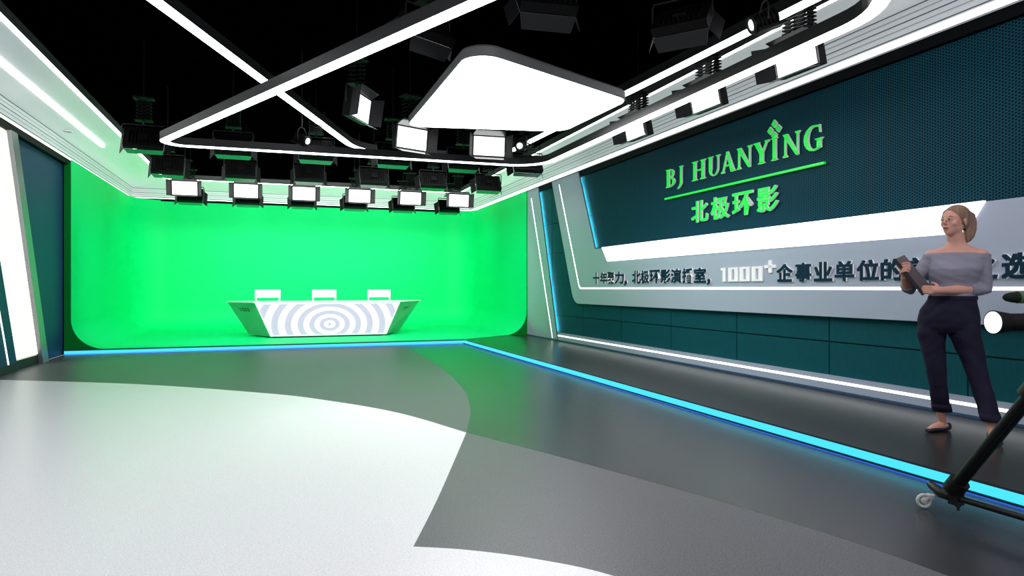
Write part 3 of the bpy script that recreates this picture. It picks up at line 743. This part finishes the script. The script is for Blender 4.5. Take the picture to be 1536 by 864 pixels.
# image-right hand (palm against the folder's lower end, fingers wrapping to the front)
sk.tube([RW, V(-.115, -.185, 1.128), V(-.145, -.200, 1.130), V(-.158, -.205, 1.132)], [.025, .029, .030, .025], 12)
for k, (dz, ln) in enumerate(((.024, .030), (.008, .036), (-.008, .034), (-.022, .026))):
    a = V(-.148, -.212, 1.130+dz); b = a+Vector((-.030, -.012, .001)); c = b+Vector((-ln*.8, .004, .001)); d = c+Vector((-.014, .014, -.001))
    sk.tube([a, b, c, d], [.0095, .009, .008, .0065], 8)
sk.tube([V(-.118, -.195, 1.150), V(-.135, -.190, 1.176), V(-.160, -.178, 1.186)], [.011, .0095, .0075], 8)
# image-left hand (holds the folder's upper part, fingers across its front)
sk.tube([LW, V(-.332, -.165, 1.262), V(-.334, -.172, 1.290), V(-.332, -.172, 1.300)], [.020, .027, .029, .024], 12)
for k, (dz, ln) in enumerate(((.040, .034), (.020, .038), (0, .036), (-.018, .028))):
    a = V(-.345, -.185, 1.272+dz); b = a+Vector((.010, -.030, .010)); c = b+Vector((ln*.85, -.010, .006)); d = c+Vector((.020, .012, -.010))
    sk.tube([a, b, c, d], [.0095, .009, .008, .0065], 8)
sk.tube([V(-.350, -.165, 1.275), V(-.368, -.175, 1.308), V(-.362, -.185, 1.335)], [.011, .0095, .0075], 8)
# legs and feet
limb([V(-.14, 0, .90), V(-.152, 0, .70), V(-.136, -.005, .56), V(-.122, .01, .42), V(-.108, .06, .22), V(-.097, .095, .135)], [.07, .06, .045, .045, .030, .026])
limb([V(.02, 0, .90), V(.07, 0, .70), V(.102, -.02, .56), V(.135, -.04, .42), V(.183, -.09, .22), V(.200, -.12, .135)], [.07, .06, .045, .045, .030, .026])
A1_, A2_ = V(-.093, .10, .135), V(.200, -.12, .135)
def foot(A, d):
    d = Vector(d).normalized()
    g = Vector((A.x, A.y, 0))
    sk.tube([g-d*.035+Vector((0, 0, .028)), g+d*.02+Vector((0, 0, .040)), g+d*.09+Vector((0, 0, .030)), g+d*.150+Vector((0, 0, .018))], [.024, .031, .027, .016], 12)
d1, d2 = (-.60, -.80, 0), (.18, -1, 0)
foot(A1_, d1); foot(A2_, d2)
def skin_post(bm):
    def smooth(sel, n):
        for _ in range(n):
            new = {}
            for v in sel:
                k = Vector((0, 0, 0)); e = v.link_edges
                for q in e: k += q.other_vert(v).co
                new[v] = v.co.lerp(k/len(e), .5)
            for v, c in new.items(): v.co = c
    smooth([v for v in bm.verts if 1.345 < v.co.z-Z < 1.49 and abs(v.co.x) < .3], 22)
    smooth([v for v in bm.verts if 1.49 <= v.co.z-Z < 1.575], 10)
    inv = HR.inverted()
    smooth([v for v in bm.verts if v.co.z-Z >= 1.53 and (inv @ (v.co-HC)).y < .0 and not (abs((inv @ (v.co-HC)).x) < .02 and (inv @ (v.co-HC)).y < -.085)], 4)
body = remesh(sk, .0045, True, 'body', M['skin'], per, 3, skin_post)

# eyes, brows, lips
for s in (-1, 1):
    m = MB(); c = H(s*.027, -.0735, .003); m.ell(c, (.013, .009, .0055), HR, 14); e = m.build('eye', M['eye_w'], per)
    m = MB(); m.ell(H(s*.027-.003, -.0800, .003), (.0062, .003, .0052), HR, 12); m.build('iris', M['iris'], e)
    m = MB(); m.tube([H(s*.014, -.0805, .006), H(s*.027, -.0825, .0095), H(s*.040, -.073, .005)], [.0018, .003, .0018], 6); m.build('eyelid', M['brow'], e)
    m = MB(); m.tube([H(s*.013, -.0775, .024), H(s*.028, -.0770, .028), H(s*.043, -.0665, .023)], [.0030, .0030, .0018], 6); m.build('eyebrow', M['hair_brow'], per)
m = MB(); m.tube([H(-.021, -.083, -.0545), H(-.008, -.0905, -.0515), H(0, -.0905, -.0530), H(.008, -.0905, -.0515), H(.021, -.083, -.0545)], [.001, .0028, .0026, .0028, .001], 8)
m.tube([H(-.019, -.083, -.0565), H(0, -.0895, -.0615), H(.019, -.083, -.0565)], [.001, .0036, .001], 8); m.build('lips', M['lip'], per)

# hair: cap with hairline, bun base and ponytail
hb = MB()
hb.ell(H(0, .026, .034), (.080, .100, .088), HR, 28); hb.ell(H(0, -.012, .029), (.069, .079, .073), HR, 24); hb.ell(H(0, .070, -.005), (.056, .050, .06), HR)
def hair_post(bm):
    g = list(bm.verts)+list(bm.edges)+list(bm.faces)
    bmesh.ops.bisect_plane(bm, geom=g, plane_co=H(0, -.060, .072), plane_no=HR @ Vector((0, -.80, -.50)), clear_outer=True)
    g = list(bm.verts)+list(bm.edges)+list(bm.faces)
    bmesh.ops.bisect_plane(bm, geom=g, plane_co=H(0, .04, -.045), plane_no=HR @ Vector((0, -.30, -1)), clear_outer=True)
hair = remesh(hb, .004, True, 'hair', M['hair'], per, 4, hair_post)
hb = MB()
hb.tube([H(0, .085, .055), H(0, .118, .066), H(.002, .145, .050), H(.004, .158, 0), H(.004, .155, -.05), H(.002, .140, -.10), H(0, .122, -.135), H(0, .115, -.150)], [.018, .026, .032, .034, .035, .034, .022, .006], 14)
hb.tube([H(0, .105, .050), H(.0, .125, .00), H(0, .125, -.06), H(0, .112, -.12)], [.02, .026, .028, .012], 12)
remesh(hb, .005, True, 'ponytail', M['hair'], per, 4)
m = MB(); c = H(0, .098, .062); d = (HR @ Vector((0, 1, .25))).normalized(); a = d.cross(Vector((0, 0, 1))).normalized(); b = d.cross(a)
m.tube([c+(a*math.cos(t)+b*math.sin(t))*.022 for t in [i*PI/8 for i in range(16)]], .005, 6, closed=True); m.build('hair_band', M['brow'], per)

# sweater
sw_ = MB()
sw_.loft([ering(V(-.033, .0, 1.072), .140, .108, 28), ering(V(-.034, 0, 1.09), .146, .114, 28), ering(V(-.033, 0, 1.13), .147, .112, 28), ering(V(-.030, 0, 1.18), .150, .112, 28), ering(V(-.022, -.008, 1.235), .160, .126, 28), ering(V(-.012, -.010, 1.285), .168, .130, 28), ering(V(-.010, .005, 1.335), .170, .112, 28), ering(V(-.012, .016, 1.38), .182, .100, 28), ering(V(-.012, .02, 1.41), .17, .09, 28)])
RE2 = RE.lerp(RW, .36); LE2 = LE.lerp(LW, .30); sw_.ell(RS, (.058, .060, .055)); sw_.ell(LS, (.056, .060, .055))
sw_.tube([RS, RS.lerp(RE, .35), RS.lerp(RE, .7), RE], [.055, .054, .051, .049], 18)
sw_.tube([RS.lerp(RE, .85), RE, RE.lerp(RW, .12), RE2], [.047, .049, .050, .047], 18)
sw_.tube([LS, LS.lerp(LE, .4), LE], [.054, .050, .046], 18)
sw_.tube([LS.lerp(LE, .8), LE, LE.lerp(LW, .15), LE2], [.042, .044, .044, .042], 18)
def sw_post(bm):
    g = list(bm.verts)+list(bm.edges)+list(bm.faces)
    bmesh.ops.bisect_plane(bm, geom=g, plane_co=V(0, 0, 1.392), plane_no=(.02, .12, 1), clear_outer=True)
    from mathutils import noise
    for v in bm.verts:
        c = v.co
        t = noise.noise(Vector((c.x*9, c.y*9, (c.z+c.x*.5)*26)))*.004
        v.co += v.normal*t
sweater = remesh(sw_, .006, True, 'sweater', M['sweater'], per, 9, sw_post)
for a, b, r in ((RE.lerp(RW, .30), RE.lerp(RW, .39), .0475), (LE.lerp(LW, .22), LE.lerp(LW, .33), .0435)):
    m = MB(); d = (b-a).normalized(); u_ = d.cross(Vector((0, 0, 1))).normalized(); w_ = d.cross(u_)
    m.loft([[a.lerp(b, t)+(u_*math.cos(k*PI/12)+w_*math.sin(k*PI/12))*rr for k in range(24)] for t, rr in ((0, r-.004), (.2, r), (.9, r), (1, r-.002), (1, r-.008), (.3, r-.010))], cap=False)
    m.build('cuff', M['sweater'], sweater)

# trousers
tr = MB()
tr.loft([ering(V(-.033, .0, 1.085), .148, .112, 28), ering(V(-.040, .0, 1.05), .156, .116, 28), ering(V(-.056, .0, .985), .184, .126, 28), ering(V(-.061, .0, .915), .196, .128, 28), ering(V(-.064, 0, .86), .186, .118, 28), ering(V(-.066, 0, .82), .15, .095, 28)])
tr.tube([V(-.155, 0, .93), V(-.165, 0, .81), V(-.152, 0, .70), V(-.136, -.005, .566), V(-.124, .01, .443), V(-.112, .05, .32), V(-.103, .07, .262)], [.088, .094, .078, .066, .060, .059, .058], 20)
tr.tube([V(.040, 0, .93), V(.042, 0, .81), V(.072, 0, .708), V(.103, -.02, .582), V(.132, -.045, .465), V(.170, -.08, .32), V(.186, -.095, .245)], [.092, .100, .086, .071, .064, .061, .060], 20)
def tr_post(bm):
    from mathutils import noise
    for v in bm.verts:
        c = v.co
        t = noise.noise(Vector((c.x*10, c.y*10, (c.z+abs(c.x)*.8)*16)))*.005+noise.noise(Vector((c.x*30, c.y*30, c.z*20)))*.0012
        v.co += v.normal*t
trs = remesh(tr, .007, True, 'trousers', M['trouser'], per, 5, tr_post)
for (c, d) in ((V(-.106, .062, .285), Vector((.009, .02, -.058))), (V(.180, -.090, .272), Vector((.016, -.015, -.058)))):
    m = MB(); c2 = c+d; rg = []
    for t, r in ((0, .0595), (.02, .064), (.5, .065), (.98, .064), (1, .0585)):
        rg.append(ering(c.lerp(c2, t), r, r, 24))
    m.loft(rg, cap=False); m.build('cuff', M['trouser'], per)
m = MB(); m.loft([ering(V(-.034, 0, 1.062), .156, .119, 28), ering(V(-.033, 0, 1.088), .152, .116, 28)], cap=False); m.build('waistband', M['trouser'], trs)
def shoe(A, d):
    d = Vector(d).normalized(); sdir = Vector((d.y, -d.x, 0)); g = Vector((A.x, A.y, 0)); mb = MB()
    def ring(t, w, z0, z1, n=16):
        c = g+d*t; out = []
        for k in range(n):
            a = 2*PI*k/n; out.append(c+sdir*w*math.cos(a)+Vector((0, 0, (z0+z1)/2+(z1-z0)/2*math.sin(a))))
        return out
    mb.loft([ring(-.068, .008, .012, .052), ring(-.060, .024, .003, .058), ring(-.03, .031, .001, .045), ring(.02, .033, .001, .034), ring(.07, .037, .001, .036), ring(.11, .037, .001, .036), ring(.145, .030, .001, .030), ring(.168, .014, .003, .020)])
    mb.build('shoe', M['shoe'], per)
shoe(A1_, d1); shoe(A2_, d2)

# folder held in both hands
fo = empty('folder', (0, 0, 0), 0, 'dark brown-grey slim folder held upright in the person\'s hands', 'folder')
Wm = Matrix.Translation(import_base) @ Matrix.Rotation(-DIRA, 4, 'Z')
fo.matrix_world = Wm
LU = (V(-.372, -.19, 1.375)-V(-.195, -.19, 1.125)).normalized()
WD = Vector((.27, .93, .22)); WD = (WD-LU*WD.dot(LU)).normalized(); NN = LU.cross(WD)
Cc = V(-.272, -.135, 1.243)
Rm = Matrix((WD, NN, LU)).transposed().to_4x4(); Rm.translation = Cc
m = MB(); m.box((0, 0, 0), (.17, .018, .315), Rm); m.build('cover', M['folder'], fo, bevel=.004)
m = MB(); m.box((-.086, 0, 0), (.004, .024, .318), Rm); m.build('spine', M['folder_edge'], fo)
m = MB(); m.box((.083, 0, 0), (.008, .011, .308), Rm); m.build('pages', M['folder_edge'], fo)

# ------------------------------------------------------------------ broadcast camera and rolling tripod (right edge)
TC = Vector((3.20, 1.93, 0))
tri = empty('camera_tripod', tuple(TC), 0, 'black camera tripod on a rolling dolly with white caster at the right edge', 'tripod')
feet = [Vector((3.18, 2.42, .12)), TC+Vector((-.44, -.28, .12)), TC+Vector((.30, -.42, .12))]
apex = Vector((3.22, 1.93, .86))
for k, ft in enumerate(feet):
    f_ = Vector((ft.x, ft.y, ft.z)); d = (apex-f_); n = d.normalized(); sd = n.cross(Vector((0, 0, 1))).normalized()
    m = MB()
    for s in (-1, 1): m.tube([f_+n*.03+sd*.025*s-TC, f_+n*.68+sd*.025*s-TC], .020, 12)
    m.tube([f_+n*.06-TC, apex-TC], .030, 14)
    lg = m.build('leg', M['rubber'], tri)
    m = MB(); m.tube([f_+n*.02-TC, f_+n*.085-TC], .048, 12); m.build('clamp', M['rubber'], lg)
    m = MB(); m.tube([f_+n*.64-TC, f_+n*.72-TC], .052, 12); m.build('clamp', M['rubber'], lg)
    hub = Vector((TC.x, TC.y, .105)); out = (Vector((f_.x, f_.y, 0))-Vector((TC.x, TC.y, 0))).normalized(); end = Vector((f_.x, f_.y, .105))+out*.13+Vector((.03, .0, .0))*(k == 0)
    m = MB(); m.tube([hub-TC, Vector((f_.x, f_.y, .105))-TC], .016, 8)
    m.tube([Vector((f_.x, f_.y, .105))-TC, Vector((f_.x, f_.y, .108))+out*.05-TC, end-TC+Vector((0, 0, .022))], [.024, .026, .018], 6)
    m.box(Vector((f_.x, f_.y, .10))-out*.03-TC, (.05, .05, .055)); m.cyl(Vector((f_.x, f_.y, .085))-out*.04-TC, Vector((f_.x, f_.y, .045))-out*.04-TC, .007, 8)
    m.cyl(Vector((f_.x, f_.y, .08))-out*.04-TC, Vector((f_.x, f_.y, .065))-out*.04-TC, .014, 8)
    arm = m.build('dolly_arm', M['tri_grey'], tri)
    wc = end+Vector((.0, .0, 0)); m = MB()
    c = Vector((wc.x-.03, wc.y+.01, .040)); ax = Vector((.45, .85, 0)).normalized(); pd = Vector((ax.y, -ax.x, 0))
    m.tube([c-TC+(pd*math.cos(t)+Vector((0, 0, 1))*math.sin(t))*.031 for t in [i*PI/10 for i in range(20)]], .0085, 8, closed=True)
    m.cyl(c-ax*.01-TC, c+ax*.01-TC, .012, 12)
    m.cyl(wc+Vector((0, 0, -.012-wc.z+.105-.02))-TC, Vector((wc.x, wc.y, .055))-TC, .022, 14); m.tube([Vector((wc.x, wc.y, .07))-TC, c-TC], .013, 8)
    m.build('caster_wheel', M['wheel'], arm)
m = MB(); m.cyl((0, 0, .08), (0, 0, .13), .045, 16); m.cyl((.02, 0, .80), (.02, 0, .90), .055, 20); m.build('hub', M['rubber'], tri)
# camera
cam_ = empty('video_camera', (3.195, 1.93, .90), math.radians(-14), 'black broadcast camera with pale glass lens and furry microphone at the right edge', 'video camera')
# local -x is the lens direction
m = MB(); m.box((.10, 0, .10), (.34, .13, .17)); m.box((.05, 0, .205), (.2, .03, .03)); m.build('body', M['rubber'], cam_, bevel=.01)
m = MB(); m.cyl((-.07, 0, .098), (-.25, 0, .098), .038, 24); m.cyl((-.25, 0, .098), (-.315, 0, .098), .041, 24, r2=.052); m.cyl((-.12, 0, .098), (-.16, 0, .098), .042, 24); lz = m.build('lens', M['lamp_black'], cam_)
m = MB(); m.cyl((-.312, 0, .098), (-.3165, 0, .098), .0465, 28); m.build('lens_glass', M['glass_glow'], lz)
m = MB(); m.tube([(-.268, 0, .205), (-.265, 0, .205), (-.255, 0, .205), (-.235, 0, .205), (-.20, 0, .205), (-.10, 0, .205), (.08, 0, .205)], [.002, .009, .016, .0215, .0245, .024, .021], 16); mi_ = m.build('microphone', M['foam'], cam_)
m = MB(); m.cyl((-.205, 0, .205), (-.15, 0, .205), .0262, 18); m.build('band', M['foam_g'], mi_)
m = MB(); m.box((.05, 0, .008), (.16, .10, .018)); m.build('base_plate', M['tri_grey'], cam_)

# ------------------------------------------------------------------ light and camera
def area(name, loc, size, energy, rot, color=(1, 1, 1), sy=None, spread=PI):
    l = bpy.data.lights.new(name, 'AREA'); l.energy = energy; l.color = color; l.size = size; l.spread = spread
    if sy: l.shape = 'RECTANGLE'; l.size_y = sy
    o = bpy.data.objects.new(name, l); COL.objects.link(o); o.location = loc; o.rotation_euler = rot; return o
for i, (x, y, e) in enumerate(((-1.6, 3.6, 40), (1.0, 1.6, 45), (3.2, .2, 70))):
    area('fill_light', (x, y, 4.3), 1.3, e, (0, 0, 0), (1, .985, 1))  # unseen overhead fill, added to brighten the near floor
for i, x in enumerate(xs):
    l = bpy.data.lights.new('green_floor_fill', 'SPOT'); l.energy = 105; l.spot_size = math.radians(110); l.spot_blend = 1.; l.shadow_soft_size = .06  # fill spots added beside the lamp faces to brighten the green floor
    o = bpy.data.objects.new('green_floor_fill', l); COL.objects.link(o); o.location = (x, 13.02, 3.12)
    o.rotation_euler = Vector((0, 3.0, -3.0)).to_track_quat('-Z', 'Y').to_euler()
l = bpy.data.lights.new('floor_spot', 'SPOT'); l.energy = 130; l.spot_size = math.radians(42); l.spot_blend = 1.; l.shadow_soft_size = .05
o = bpy.data.objects.new('floor_spot', l); COL.objects.link(o); o.location = (1.9, 8.2, 3.22)
o.rotation_euler = (Vector((.75, 5.7, 0))-o.location).to_track_quat('-Z', 'Y').to_euler()
w = bpy.data.worlds.new('world'); sc.world = w; w.use_nodes = True
w.node_tree.nodes['Background'].inputs[0].default_value = (.9, .95, 1, 1); w.node_tree.nodes['Background'].inputs[1].default_value = .8

th = math.atan(355/1003)
cd = bpy.data.cameras.new('camera'); cd.sensor_width = 36; cd.lens = 1003/1536*36; cd.clip_start = .05
co = bpy.data.objects.new('camera', cd); COL.objects.link(co)
co.location = (0, 0, 1.145); co.rotation_euler = (PI/2, 0, -th)
sc.camera = co
